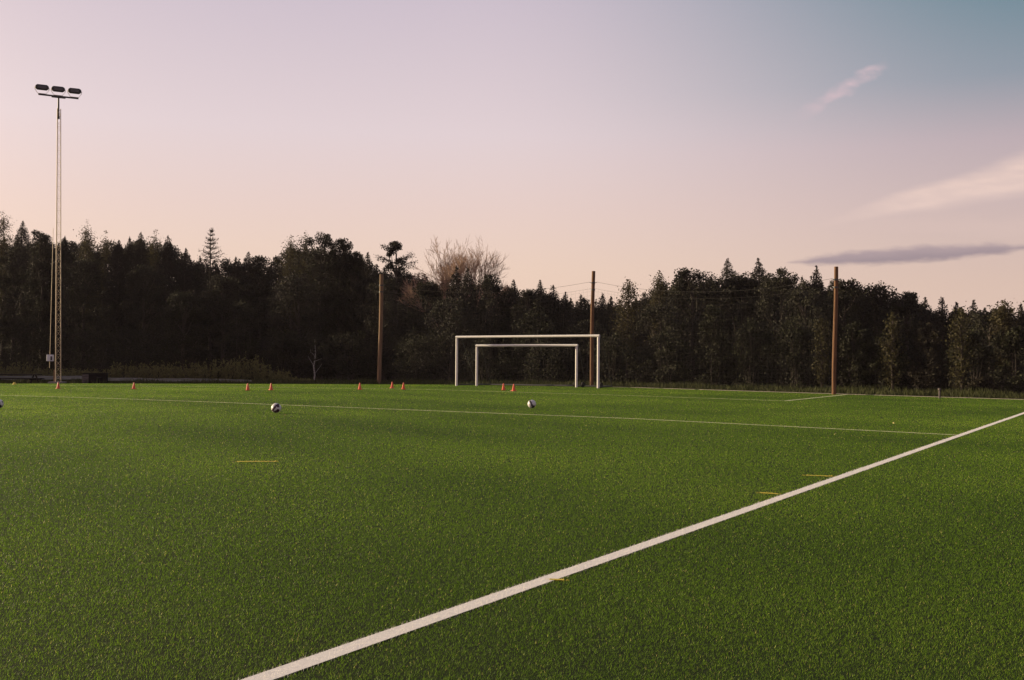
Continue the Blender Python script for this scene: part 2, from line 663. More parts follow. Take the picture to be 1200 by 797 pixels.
ta, tb = np.array(TA), np.array(TB)
td = np.array(TD)
edge_hit = tb + td * 12
line('touchline', [ta - td * 12, tb + td * 8], .118, M['linewhite'], .92, dz=.004)
l1a, l1b, l1c = ground(60, 465.0), ground(500, 481.3), ground(1121, 510.0)
e0 = l1a + (l1a - ground(180, 468.8)).normalized() * 14
line('halfway_line', [e0, l1a, ground(180, 468.9), ground(330, 474.6), l1b, ground(740, 490.7), l1c], .115, M['linefaint'], .80)
l2 = [ground(*p) for p in ((60, 451.8), (147, 452.5), (300, 453.8), (420, 455.3), (500, 456.6), (620, 460.1), (740, 463.8), (920, 470.0))]
line('penalty_area_line', l2, .125, M['linefaint'], .79)
line('penalty_area_side_line', [ground(921, 469.9), ground(992, 462.6)], .13, M['linefaint'], .84, dz=.006)
for k, (p, q, w) in enumerate((((278, 541.4), (324, 541.2), .085), ((944, 557.4), (975, 558.6), .08), ((890, 577.8), (911, 579.3), .07), ((644, 680), (661, 680.5), .05))):
    line('yellow_marking', [ground(*p), ground(*q)], w, M['lineyellow'], .70, dz=.006)

# ------------------------------------------------------------------ turf fibres
def make_blades():
    zs, xs_ = [], []
    n0 = 15000.0
    y = 3.0
    while y < 70:
        step = max(.25, y * .05)
        dens = n0 if y < 5.5 else n0 * (5.5 / y) ** 1.62
        half = .5 * (y + step) + 1.2
        n = int(dens * step * 2 * half)
        zs.append(rng.uniform(y, y + step, n))
        xs_.append(rng.uniform(-half, half, n))
        y += step
    Y = np.concatenate(zs)
    X = np.concatenate(xs_)
    keep = Y < edge_y(X) - .02
    X, Y = X[keep], Y[keep]
    n = len(X)
    var = np.clip(rng.normal(.30, .13, n), .0, .60)
    # gentle large-scale tone drift of a brushed, used carpet
    drift = .07 * np.sin(X * .9 + 2 * np.sin(Y * .35)) * np.sin(Y * .75 + 1.5 * np.sin(X * .27)) + .05 * np.sin(X * .33 + 1.3 * np.sin(Y * .21)) + .05 * np.sin(Y * .6 + X * .12) + .035 * np.sin(X * 1.7 + Y * 1.1)
    var = np.clip(var + drift, 0, .6)
    r = rng.random(n)
    var = np.where(r > .986, .655, var)  # scattered pale yellow fibres: glints put into the colour
    for pl, hw, val in LINES:
        d = np.full(n, 1e9)
        for p, q in zip(pl[:-1], pl[1:]):
            e = q - p
            L2 = e @ e
            t = np.clip(((X - p[0]) * e[0] + (Y - p[1]) * e[1]) / L2, 0, 1)
            d = np.minimum(d, (X - p[0] - t * e[0]) ** 2 + (Y - p[1] - t * e[1]) ** 2)
        hit = d < (hw + rng.normal(0, .006, n)) ** 2
        var[hit] = val + rng.uniform(-.02, .02, hit.sum())
    w = np.maximum(.0012, Y * .00034) * rng.uniform(.7, 1.3, n)
    h = rng.uniform(.008, .017, n) * np.clip(.85 + Y / 60, .9, 1.1)
    th = rng.uniform(0, 2 * np.pi, n)
    lean = rng.uniform(.2, 1.0, n)
    la = rng.normal(0.6, 1.4, n)
    bx, by = np.cos(th) * w / 2, np.sin(th) * w / 2
    z0 = gz(X, Y)
    v = np.empty((n, 3, 3))
    v[:, 0] = np.stack([X - bx, Y - by, z0], 1)
    v[:, 1] = np.stack([X + bx, Y + by, z0], 1)
    v[:, 2] = np.stack([X + np.cos(la) * h * lean, Y + np.sin(la) * h * lean, z0 + h * np.sqrt(np.maximum(.15, 1.1 - lean * lean))], 1)
    b = MB()
    b.add(v.reshape(-1, 3), np.arange(3 * n).reshape(n, 3), 0, False, np.repeat(var, 3))
    o = b.build('turf_fibres', M['blade'])
    tag(o, 'short green artificial turf fibres covering the whole pitch', 'turf', kind='stuff')
    return n


NB = make_blades()

# ------------------------------------------------------------------ foliage tools
def leaves(b, C, size, var, aspect=.6, flatz=1.0, mat_i=0):
    """random leaf-sized quads centred at C"""
    n = len(C)
    u = rng.normal(size=(n, 3))
    u[:, 2] *= flatz
    u /= np.linalg.norm(u, axis=1)[:, None]
    w = rng.normal(size=(n, 3))
    w -= (w * u).sum(1)[:, None] * u
    w /= np.linalg.norm(w, axis=1)[:, None]
    s = size * rng.uniform(.55, 1.4, n)
    u *= s[:, None] * .5
    w *= (s * aspect)[:, None] * .5
    v = np.stack([C - u, C + w, C + u, C - w], 1)
    b.add(v.reshape(-1, 3), np.arange(4 * n).reshape(n, 4), mat_i, False, np.repeat(var, 4))


def ball_pts(n, r):
    d = rng.normal(size=(n, 3))
    d /= np.linalg.norm(d, axis=1)[:, None]
    return d * r * (rng.random(n) ** .45)[:, None]


def crown_spruce(b, h, r, dens=1.0, leaf=.105, z0=.05):
    """conical crown: whorls of drooping fronds, dense at the tip, open and coarse near the ground"""
    C, V, Sz = [], [], []
    d = .10
    slope = rng.uniform(.60, .78)
    while d < h * (1 - z0):
        top = d < 5.0
        rr = r * (1 - math.exp(-slope * d / r)) * rng.uniform(.82, 1.1)
        nb = 5 if d < .6 else (9 if top else 8)
        a0 = rng.uniform(0, 6.28)
        sz = leaf if top else leaf * 2
        for q in range(nb):
            a = a0 + 6.283 * q / nb + rng.normal(0, .22)
            L_ = rr * rng.uniform(.70, 1.12)
            n = max(4, int(dens * (34 if top else 15) * (L_ + .06)))
            s = rng.random(n) ** .6
            lat = rng.normal(0, 1, n) * (.03 + .17 * L_ * (1.1 - s))
            z = h - d - .30 * L_ * s + .12 * L_ * s * s + rng.normal(0, .05 + .05 * L_, n) + rng.normal(0, .05)
            C.append(np.stack([np.cos(a) * L_ * s - np.sin(a) * lat, np.sin(a) * L_ * s + np.cos(a) * lat, z], 1))
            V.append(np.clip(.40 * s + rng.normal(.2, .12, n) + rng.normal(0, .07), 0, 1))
            Sz.append(np.full(n, sz))
        d += (.13 if d < 1.5 else .19) if top else .34
    C.append(np.stack([rng.normal(0, .02, 16), rng.normal(0, .02, 16), h * np.linspace(.965, 1.0, 16)], 1))
    V.append(np.full(16, .4))
    Sz.append(np.full(16, .08))
    leaves(b, np.concatenate(C), np.concatenate(Sz), np.concatenate(V), .42, .6)


def limb(b, p, q, r0, r1, seg=5, wob=.08):
    p, q = Vector(p), Vector(q)
    L_ = (q - p).length
    pts = [p.lerp(q, t) + Vector((rng.normal(), rng.normal(), rng.normal())) * wob * L_ * (0 if t in (0, 1) else .5) for t in (0, .35, .7, 1)]
    b.tube(pts, [r0, r0 * .75 + r1 * .25, r0 * .4 + r1 * .6, r1], seg, False)


def lobes_crown(b, tb_, h, r, base, nl, n, leaf, lobe, squash=1.0, low=.42, topleaf=None):
    """crown of many leaf clumps packed through an uneven dome, widest at `low`; limbs run to the clumps"""
    C, V = [], []
    ax, ay = rng.uniform(.88, 1.1), rng.uniform(.88, 1.1)
    ph = rng.uniform(0, 6.28, 3)
    for k in range(nl):
        t = .97 - rng.random() ** 1.1 * .95
        u = (t - low) / (1 - low) if t > low else (low - t) / (low + .25)
        prof = math.sqrt(max(0, 1 - u ** 2.8))
        a = rng.uniform(0, 6.283)
        bump = 1 + .16 * math.sin(2 * a + ph[0]) + .12 * math.sin(3 * a + 5 * t + ph[1])
        lr = lobe * rng.uniform(.65, 1.2) * (1.0 - .30 * t)
        R_ = max(0, r * prof * bump - lr * .55) * rng.random() ** .38
        c = np.array([math.cos(a) * R_ * ax, math.sin(a) * R_ * ay, base + (h - base) * t - lr * .75])
        m = max(6, int(n / nl * rng.uniform(.7, 1.3)))
        p = ball_pts(m, lr) * rng.uniform(.8, 1.2, 3)
        p[:, 2] *= squash
        C.append(p + c)
        V.append(np.clip(rng.normal(.42, .16, m) + .30 * (p[:, 2] / lr) + rng.normal(0, .10), 0, 1))  # clump tops lighter: light from above put into the leaf colour
        if k % 4 == 0 and tb_ is not None:
            limb(tb_, (0, 0, min(h * .72, max(base * .8, c[2] - R_ * .9 - .5))), c, .045, .012)
    C, V = np.concatenate(C), np.concatenate(V)
    if topleaf:
        hi = C[:, 2] > h * .62
        ex = np.repeat(C[hi], 3, 0) + rng.normal(0, .16, (hi.sum() * 3, 3))
        leaves(b, ex, topleaf, np.repeat(V[hi], 3))
        C, V = C[~hi], V[~hi]
    leaves(b, C, leaf, V)


def crown_pine(b, tb_, h, r, dens=1.0, leaf=.10):
    """open tiers of rising limbs with needle tufts on their outer halves; the trunk shows between them"""
    C, V = [], []
    d = .25
    while d < h * .62:
        rr = r * (1 - math.exp(-.62 * d / r)) * rng.uniform(.8, 1.1)
        nb = 5 if d < .9 else 7
        a0 = rng.uniform(0, 6.28)
        for q in range(nb):
            a = a0 + 6.283 * q / nb + rng.normal(0, .3)
            L_ = rr * rng.uniform(.6, 1.15)
            up = rng.uniform(.15, .42) * L_
            q1 = np.array([math.cos(a) * L_, math.sin(a) * L_, h - d + up])
            limb(tb_, (0, 0, h - d - .08), q1, .022, .008, 4)
            n = int(dens * 46 * (L_ + .15))
            s = rng.uniform(.30, 1.05, n)
            p = np.stack([q1[0] * s, q1[1] * s, h - d - .08 + (up + .08) * s ** 1.3], 1)
            p += rng.normal(size=(n, 3)) * np.array([.07, .07, .055]) * (1 + .5 * L_)
            C.append(p)
            V.append(np.clip(rng.normal(.4, .15, n) + rng.normal(0, .1), 0, 1))
        d += rng.uniform(.30, .46)
    p = ball_pts(90, .2)
    p[:, 2] = p[:, 2] * 1.4 + h - .22
    C.append(p)
    V.append(np.full(90, .5))
    leaves(b, np.concatenate(C), leaf, np.concatenate(V), .45)


def crown_birch(b, tb_, h, r, n=3000, leaf=.16, base=.25):
    """airy upright crown: rising limbs whose twigs hang"""
    C, V = [], []
    nb = 30
    for k in range(nb):
        t = (k + rng.random()) / nb
        z = h * (base + (.93 - base) * t)
        a = rng.uniform(0, 6.283)
        L_ = r * (math.sin(math.pi * (.12 + .80 * t)) ** .8) * rng.uniform(.55, 1.1)
        q = np.array([math.cos(a) * L_, math.sin(a) * L_, min(h * .985, z + L_ * .55)])
        limb(tb_, (0, 0, z - .1), q, .035, .008)
        m = n // nb
        s = rng.random(m) ** .6
        line_ = np.stack([q[0] * s, q[1] * s, z + (q[2] - z) * s], 1)
        line_ += rng.normal(size=(m, 3)) * (.10 + .17 * r)
        line_[:, 2] -= rng.random(m) ** 2 * .45 * r
        C.append(line_)
        V.append(np.clip(rng.normal(.42, .18, m) + rng.normal(0, .1), 0, 1))
    top = np.stack([rng.normal(0, .07 * r + .03, 60), rng.normal(0, .07 * r + .03, 60), h * rng.uniform(.9, 1.0, 60)], 1)
    C.append(top)
    V.append(np.full(60, .5))
    leaves(b, np.concatenate(C), leaf, np.concatenate(V), .65)


def trunk(h, r, m, parent, top=1.0, lean=0.0):
    b = MB()
    pts = [(math.sin(t * 3 + lean) * .05 * h * .15, math.cos(t * 2.2 + lean) * .015 * h * .3 - math.cos(lean) * .0045 * h, h * top * t - (.1 if t == 0 else 0)) for t in np.linspace(0, 1, 7)]
    b.tube(pts, [r * (1 - .88 * t) + (r * .35 if t == 0 else 0) for t in np.linspace(0, 1, 7)], 8, False)
    return b


def front_y(px):
    return float(np.interp(px, [-60, 0, 300, 600, 800, 1000, 1200, 1300], [80, 78, 72, 60, 53, 46.5, 41, 39]))


TREES = []


def tree(kind, px, top, hw, off, label, group=None, cat='tree', name=None):
    Y = front_y(px) + off
    P = at_depth(px, top, Y)
    z0 = float(gz(P.x, Y)) - .07
    h = P.z - z0
    r = hw / F0 * Y
    nm = name or {'spruce': 'spruce_tree', 'pine': 'pine_tree', 'birch': 'birch_tree', 'broad': 'broadleaf_tree', 'olive': 'broadleaf_tree', 'autumn': 'broadleaf_tree',
                  'ragged': 'broadleaf_tree', 'bush': 'bush', 'sapling': 'sapling', 'autumnbush': 'bush'}[kind]
    root = empty(nm, (P.x, Y, z0), rng.uniform(0, 6.28))
    k = np.clip((h * r) / 12, .6, 2.6)
    b = MB()
    if kind == 'spruce':
        t = trunk(h, .16, M['bark'], root)
        r = max(r * 1.4, 1.55)
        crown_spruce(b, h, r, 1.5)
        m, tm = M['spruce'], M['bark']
    elif kind == 'pine':
        t = trunk(h, .17, M['bark'], root, .97)
        crown_pine(b, t, h, r)
        m, tm = M['pine'], M['bark']
    elif kind == 'ragged':
        t = trunk(h, .17, M['bark'], root, .95)
        lobes_crown(b, t, h, r * .62, h * .15, 80, 10000, .11, .42, .8)
        C = []
        for (ax_, L_, zz, dr) in ((-.2, 1.5, .80, .5), (.3, 1.2, .86, .3), (2.9, 1.35, .84, .25), (3.3, 1.0, .91, .1), (-.1, 1.45, .66, .4), (1.5, 1.2, .75, .3), (4.5, 1.2, .78, .3)):
            a = ax_ - root.rotation_euler.z
            q1 = np.array([math.cos(a) * L_, math.sin(a) * L_, h * zz + .25])
            limb(t, (0, 0, h * zz - .3), q1, .04, .012)
            sn = rng.uniform(.2, 1.05, 260)
            p = np.stack([q1[0] * sn, q1[1] * sn, h * zz - .3 + (q1[2] - h * zz + .3) * sn - rng.random(260) ** 2 * dr * sn], 1) + rng.normal(size=(260, 3)) * .10
            C.append(p)
        C = np.concatenate(C)
        leaves(b, C, .10, np.clip(rng.normal(.42, .16, len(C)), 0, 1))
        m, tm = M['pine'], M['bark']
    elif kind == 'birch':
        t = trunk(h, .11, M['birchbark'], root, .95)
        crown_birch(b, t, h, r, int(6200 * k), .105)
        m, tm = M['birch'], M['bark']
    elif kind in ('broad', 'olive', 'autumn'):
        r = max(r, 1.65)
        k = np.clip((h * r) / 12, .6, 2.6)
        t = trunk(h, .2, M['bark'], root, .8)
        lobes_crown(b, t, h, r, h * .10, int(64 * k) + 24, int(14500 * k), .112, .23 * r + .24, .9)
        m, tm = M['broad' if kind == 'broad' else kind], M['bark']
    elif kind in ('bush', 'autumnbush'):
        t = MB()
        for q in range(6):
            a = rng.uniform(0, 6.28)
            l = rng.uniform(.1, .5) * r
            limb(t, (math.cos(a) * .12, math.sin(a) * .12, -.05), (math.cos(a) * l, math.sin(a) * l, h * rng.uniform(.5, .85)), .022, .006)
        lobes_crown(b, None, h, r, .0, int(44 * k) + 14, int(9000 * k), .105, .24 * r + .18, 1.15, .45)
        # upright shoots break the outline
        for q in range(int(10 * k) + 5):
            a, l = rng.uniform(0, 6.28), rng.uniform(.1, .9) * r
            s = rng.random(26)
            hh = h * rng.uniform(.75, 1.0)
            p = np.stack([math.cos(a) * l + rng.normal(0, .05, 26), math.sin(a) * l + rng.normal(0, .05, 26), hh * (.7 + .3 * s)], 1)
            leaves(b, p, .10, np.clip(rng.normal(.5, .15, 26), 0, 1))
        m, tm = M['olive' if kind == 'bush' else 'russet'], M['bark']
    elif kind == 'sapling':
        t = trunk(h, .05, M['bark'], root, .95)
        crown_birch(b, t, h, r, int(1900 * max(k, .8)), .10, .12)
        m, tm = M['autumn'], M['bark']
    b.build('crown', m, root)
    t.build('trunk' if kind not in ('bush', 'autumnbush') else 'stem', tm, root)
    tag(root, label, cat, group)
    TREES.append(root)
    return root


# (kind, x, top, half width, metres behind the wood's edge, label)
SKY = [
    ('birch', 4, 246, 15, 14, 'tall airy birch cut by the left edge of the photo'),
    ('spruce', 27, 259, 16, 13, 'dark pointed spruce left of the floodlight mast, tallest of its clump'),
    ('broad', 50, 263, 18, 11, 'dense dark tree directly left of the floodlight mast'),
    ('broad', 16, 285, 26, 6, 'low dark broadleaf tree above the picnic bench'),
    ('spruce', 76, 277, 14, 12, 'dark spruce just right of the floodlight mast'),
    ('birch', 102, 257, 13, 16, 'airy birch with a bronze sunlit top, right of the floodlight mast'),
    ('birch', 124, 270, 10, 17, 'smaller bronze topped birch right beside the airy sunlit one'),
    ('spruce', 139, 281, 12, 12, 'dark low spruce between the bronze birches and the paired spruces'),
    ('spruce', 152, 278, 12, 13, 'slim dark spruce left of the paired spruces above the dark storage box'),
    ('spruce', 165, 272, 13, 12, 'left one of two tall paired spruces on the left skyline'),
    ('birch', 182, 269, 14, 14, 'leafy birch rising between dark spruces on the left skyline'),
    ('spruce', 197, 276, 13, 12, 'dark spruce at the step where the left skyline drops'),
    ('broad', 100, 300, 34, 7, 'wide dark broadleaf tree right of the mast, below the bronze birches'),
    ('broad', 170, 305, 34, 7, 'wide dark broadleaf tree behind the weeds below the paired spruces'),
    ('spruce', 218, 291, 13, 12, 'short blunt dark spruce left of the lone open pine'),
    ('pine', 248, 267, 21, 14, 'lone open pine with tiers of branches against the sky'),
    ('spruce', 277, 302, 13, 11, 'low dark spruce right of the lone open pine'),
    ('spruce', 291, 295, 10, 14, 'thin dark spruce tip in the dip of the left skyline'),
    ('broad', 305, 295, 14, 12, 'small dark tree at the left foot of the tall central clump'),
    ('broad', 262, 318, 36, 6, 'wide dark broadleaf tree below the lone open pine'),
    ('birch', 341, 274, 14, 10, 'leftmost rounded birch of the tall central clump'),
    ('birch', 359, 272, 14, 11, 'second birch of the tall central clump, round topped'),
    ('broad', 377, 264, 20, 9, 'tallest dark tree of the central clump'),
    ('broad', 399, 274, 20, 10, 'dark leafy tree right of the tallest in the central clump'),
    ('broad', 413, 290, 15, 11, 'short dark tree closing the central clump on its right'),
    ('broad', 350, 318, 44, 5, 'broad dark tree below the central clump, over the white birch stem'),
    ('spruce', 431, 296, 11, 14, 'small pale green pointed spruce left of the leftmost wooden pole top'),
    ('ragged', 464, 277, 23, 11, 'ragged tree with a drooping right limb above the leftmost wooden pole'),
    ('broad', 450, 322, 36, 6, 'dark broadleaf tree right behind the leftmost wooden pole'),
    ('broad', 500, 326, 26, 9, 'dark bushy tree under the left side of the bare tree'),
    ('spruce', 535, 312, 13, 9, 'dark spruce standing in front of the bare tree'),
    ('spruce', 548, 314, 11, 8, 'slim dark spruce before the bare tree, just right of the larger one'),
    ('broad', 575, 318, 26, 8, 'dark rounded tree under the right side of the bare tree'),
    ('broad', 530, 345, 44, 4, 'wide dark tree directly behind the left posts of the goals'),
    ('spruce', 602, 328, 14, 10, 'dark spruce just right of the bare tree'),
    ('broad', 620, 335, 22, 8, 'dark leafy tree over the middle of the crossbars'),
    ('spruce', 633, 328, 12, 10, 'pointed dark spruce over the right half of the crossbars'),
    ('spruce', 648, 334, 12, 10, 'dark spruce on the slope down to the middle wooden pole'),
    ('olive', 632, 362, 34, 4, 'faintly olive broadleaf tree behind the right half of the goals'),
    ('spruce', 663, 342, 12, 10, 'low dark spruce left of the middle wooden pole'),
    ('spruce', 681, 345, 10, 12, 'tiny dark spruce tip touching the middle wooden pole on its left'),
    ('spruce', 706, 344, 9, 14, 'narrow spruce tip just right of the middle wooden pole'),
    ('spruce', 716, 347, 9, 13, 'low spruce tip between the middle wooden pole and the olive birch'),
    ('broad', 690, 372, 38, 5, 'dark broadleaf tree behind the lower middle wooden pole'),
    ('birch', 736, 327, 15, 5, 'tall olive birch right of the middle wooden pole'),
    ('spruce', 754, 343, 10, 10, 'low dark spruce right of the tall olive birch'),
    ('birch', 773, 317, 14, 9, 'sunlit birch at the left side of the big round tree'),
    ('broad', 812, 309, 42, 8, 'big round dark tree left of the two pointed spruces'),
    ('broad', 775, 352, 36, 4, 'dark lower tree beneath the big round one'),
    ('spruce', 853, 303, 15, 10, 'left one of two sharp spruces right of the big round tree'),
    ('broad', 870, 316, 18, 9, 'leafy dark tree between the two sharp spruces'),
    ('spruce', 889, 303, 15, 10, 'right one of two sharp spruces right of the big round tree'),
    ('broad', 915, 310, 26, 8, 'rounded dark tree under the left end of the mauve cloud'),
    ('spruce', 957, 313, 13, 9, 'sharp dark spruce left of the rightmost wooden pole'),
    ('broad', 943, 332, 24, 6, 'dark leafy tree beneath the spruce by the rightmost wooden pole'),
    ('broad', 990, 322, 20, 8, 'dark tree right behind the top of the rightmost wooden pole'),
    ('broad', 1026, 328, 42, 9, 'long rounded dark tree right of the rightmost wooden pole'),
    ('broad', 1062, 338, 30, 10, 'dark tree on the right slope of the long rounded one'),
    ('spruce', 1084, 348, 9, 12, 'thin spruce tip at the foot of the right slope'),
    ('spruce', 1104, 349, 12, 10, 'dark spruce right of the thin spruce tip on the right'),
    ('spruce', 1121, 354, 10, 10, 'low spruce tip left of the sunlit yellow sapling'),
    ('spruce', 1141, 352, 12, 10, 'dark spruce over the sunlit yellow sapling'),
    ('broad', 1160, 356, 18, 8, 'low dark tree left of the pale birch at far right'),
    ('birch', 1176, 352, 12, 7, 'pale leafed birch near the right edge of the photo'),
    ('spruce', 1196, 356, 14, 9, 'dark spruce at the right edge of the photo'),
]
for row in SKY:
    tree(*row, group='trees of the wood behind the pitch')

LOW = [
    ('bush', 35, 372, 30, 1.5, 'dim bush behind the picnic bench'),
    ('bush', 120, 375, 36, 2.5, 'dim bush behind the dark storage box'),
    ('olive', 215, 338, 36, 2.5, 'rounded olive tree low in the wood behind the weeds'),
    ('bush', 285, 350, 30, 2.5, 'leafy bush right of the rounded olive tree'),
    ('bush', 160, 390, 34, 1.5, 'dark bush behind the weeds right of the storage box'),
    ('bush', 330, 380, 30, 1.5, 'dark bush left of the white birch stem'),
    ('bush', 410, 385, 34, 2, 'dark bush between the white birch stem and the leftmost wooden pole'),
    ('bush', 490, 385, 38, 1.5, 'dark bush left of the goals'),
    ('bush', 570, 395, 36, 1.5, 'dark bush filling the left half of the goal opening'),
    ('bush', 640, 398, 36, 1.5, 'dark bush filling the right half of the goal opening'),
    ('bush', 715, 388, 34, 1.8, 'dark bush right of the large goal'),
    ('bush', 782, 385, 32, 1.5, 'brownish bush between the large goal and the yellowish tall bush'),
    ('bush', 836, 356, 22, 1.5, 'tall yellowish bush catching the sun on its left side'),
    ('bush', 880, 370, 34, 2, 'wide green bush right of the tall yellowish one'),
    ('bush', 930, 372, 32, 2, 'wide green bush left of the yellow sapling by the pole'),
    ('sapling', 963, 372, 9, .9, 'slim yellow sapling left of the rightmost wooden pole'),
    ('bush', 1003, 376, 24, 1.5, 'green bush just right of the rightmost wooden pole'),
    ('sapling', 1046, 366, 10, 1.2, 'slim yellow topped sapling right of the rightmost wooden pole'),
    ('bush', 1040, 388, 28, 1.8, 'dark bush around the slim yellow topped sapling'),
    ('autumnbush', 1086, 376, 24, 2, 'brownish autumn bush in the right part of the wood'),
    ('sapling', 1127, 362, 13, 1, 'sunlit yellow sapling in the right part of the wood'),
    ('bush', 1140, 385, 28, 2, 'dark bush behind the sunlit yellow sapling'),
    ('bush', 1190, 380, 26, 1.8, 'dark bush at the right edge of the photo'),
    ('autumnbush', 1150, 443, 14, .5, 'small brown shrub at the wood edge on the right'),
]
for row in LOW:
    tree(*row, group='bushes along the wood edge', cat='bush' if 'bush' in row[0] else 'tree')

# small birch with a white stem
Y = front_y(370) - .8
P = at_depth(369, 398, Y)
z0 = float(gz(P.x, Y)) - .07
root = empty('birch_tree', (P.x, Y, z0))
t = MB()
t.tube([(-.05, 0, -.1), (.02, 0, .5), (-.06, .02, 1.1), (.05, 0, 1.7), (.0, 0, P.z - z0)], [.055, .05, .045, .035, .01], 7, False)
for (q0, q1, r0) in (((.02, 0, .6), (.45, .1, 1.25), .02), ((-.05, 0, 1.1), (-.45, .1, 1.75), .02), ((.0, 0, 1.4), (.5, 0, 1.6), .016), ((.03, 0, 1.6), (-.3, 0, 2.2), .014)):
    limb(t, q0, q1, r0, .006)
t.build('trunk', M['birchbark'], root)
b = MB()
crown_birch(b, MB(), P.z - z0, .5, 260, .10, .45)
b.build('crown', M['olive'], root)
tag(root, 'little birch with a crooked white stem left of the leftmost wooden pole', 'tree')

# leafless tree
rng = np.random.default_rng(31)
Y = front_y(545) + 13
Pb = at_depth(539, 277, Y)
z0 = float(gz(Pb.x, Y)) - .07
root = empty('bare_tree', (Pb.x, Y, z0))
H = Pb.z - z0
t, b = MB(), MB()


def grow(b, p, d, L_, r, depth):
    k = 4
    pts, dirs = [p], d
    for i in range(k):
        dirs = (dirs + Vector((rng.normal(), rng.normal(), rng.normal())) * .10 + Vector((0, 0, .045))).normalized()
        pts.append(pts[-1] + dirs * L_ / k)
    b.tube(pts, [r * (1 - .45 * i / k) for i in range(k + 1)], 5 if depth < 2 else 3, False)
    if depth >= 5: return
    n = 4 if depth < 3 else 3
    for i in range(n):
        s = rng.uniform(.45, 1.0) if i else 1.0
        j = min(k, max(1, int(round(s * k))))
        ang = rng.uniform(.25, .62) if i else rng.uniform(.08, .3)
        ax_ = Vector((rng.normal(), rng.normal(), rng.normal())).cross(dirs)
        if ax_.length < 1e-3: continue
        dd = Matrix.Rotation(ang, 3, ax_.normalized()) @ dirs
        grow(b, pts[j], dd, L_ * rng.uniform(.58, .8), max(.009, r * .58), depth + 1)


for (ox, dx_, s) in ((-.40, -.34, .93), (-.22, -.15, 1.0), (-.02, -.02, 1.0), (.24, .15, 1.0), (.44, .34, .93), (-.5, -.54, .80), (.54, .54, .80)):
    t.tube([(ox * .4, 0, -.1), (ox, 0, H * .22), (ox + dx_ * H * .12, rng.normal() * .2, H * .40 * s)], [.14, .10, .075], 7, False)
    grow(b, Vector((ox + dx_ * H * .12, 0, H * .40 * s)), Vector((dx_, rng.normal() * .25, 1)).normalized(), H * .216 * s, .068, 0)
t.build('trunk', M['bark'], root)
b.build('crown', M['barebark'], root)
tag(root, 'leafless tree with a fan of reddish bare branches above the goals', 'tree')


# wood behind and to the left, one mass
def woodland():
    b = MB()
    spots = []
    for px in np.arange(-40, 1260, 14):
        for off in (20, 24, 29):
            Y = front_y(px) + off + rng.uniform(-2, 2)
            top = np.interp(px, [0, 200, 215, 320, 340, 420, 440, 500, 600, 650, 700, 760, 775, 900, 1000, 1060, 1090, 1200], [273, 281, 298, 302, 284, 290, 304, 319, 335, 343, 351, 346, 326, 318, 331, 343, 357, 361]) + rng.uniform(-1, 13)
            P = at_depth(px + rng.uniform(-6, 6), top, Y)
            spots.append((P.x, Y, P.z - float(gz(P.x, Y)), rng.uniform(1.6, 2.3)))
    # beyond the left edge of the picture the wood runs on towards the sun
    for k in range(130):
        x = rng.uniform(-82, -36)
        y = 69.0 + (-36 - x) * .40 + abs(rng.normal(0, 5))
        if x > -.53 * y - 1.5: continue
        spots.append((x, y, 6.6 + (-25 - x) * .17 + rng.uniform(-1.2, 1.2), rng.uniform(1.4, 2.3)))
    for x, y, h, r in spots:
        bb = MB()
        z0 = float(gz(x, y)) - .1
        bb.tube([(0, 0, 0), (0, 0, h * .6)], [.15, .06], 5, False, 1)
        n = len(bb.v)
        if rng.random() < .5:
            crown_spruce(bb, h, r * 1.1, .6, .16, .02)
        else:
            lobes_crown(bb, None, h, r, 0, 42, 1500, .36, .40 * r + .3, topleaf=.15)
            p = []
            for q in range(12):
                a_, l_ = rng.uniform(0, 6.28), r * rng.uniform(0, .75)
                p.append(ball_pts(70, .38) + np.array([math.cos(a_) * l_, math.sin(a_) * l_, h - .25 - 1.1 * l_ * rng.uniform(.5, 1.3)]))
            p = np.concatenate(p)
            leaves(bb, p, .14, np.clip(rng.normal(.45, .18, len(p)), 0, 1))
        for v, f, m_, s_, va in zip(bb.v, bb.f, bb.mats, bb.sm, bb.var):
            b.v.append(v + np.array((x, y, z0)))
            b.f.append(f + b.n)
            b.mats.append(m_)
            b.sm.append(s_)
            b.var.append(va)
        b.n += bb.n
    tag(b.build('woodland', [M['broad'], M['bark']]), 'dense dark wood filling in behind the front trees', 'wood', kind='stuff')


woodland()

# undergrowth: weeds along the left edge of the wood and rough verge grass everywhere behind the kerb
b = MB()
C, V = [], []
for k in range(1300):
    px = rng.uniform(-30, 362)
    Y = front_y(px) - rng.uniform(.4, 2.2)
    hgt = .75 + .55 * rng.random() + (.5 * math.exp(-((px - 300) / 42) ** 2))
    if 40 < px < 130: hgt *= .7
    if px > 300: hgt *= max(.25, 1 - (px - 300) / 62) * rng.uniform(.6, 1.1)
    hgt *= rng.uniform(.75, 1.25)
    P = at_depth(px, 440, Y)
    n = 16
    s = rng.random(n)
    lx, ly = rng.normal(0, .12), rng.normal(0, .12)
    g = float(gz(P.x, Y)) - .07
    C.append(np.stack([P.x + lx * s + rng.normal(0, .05, n), Y + ly * s + rng.normal(0, .05, n), g + hgt * s], 1))
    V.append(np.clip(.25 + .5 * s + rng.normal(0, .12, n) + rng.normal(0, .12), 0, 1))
C, V = np.concatenate(C), np.concatenate(V)
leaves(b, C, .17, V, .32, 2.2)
tag(b.build('weeds', M['weeds']), 'tall olive weeds along the wood edge on the left', 'weeds', kind='stuff')

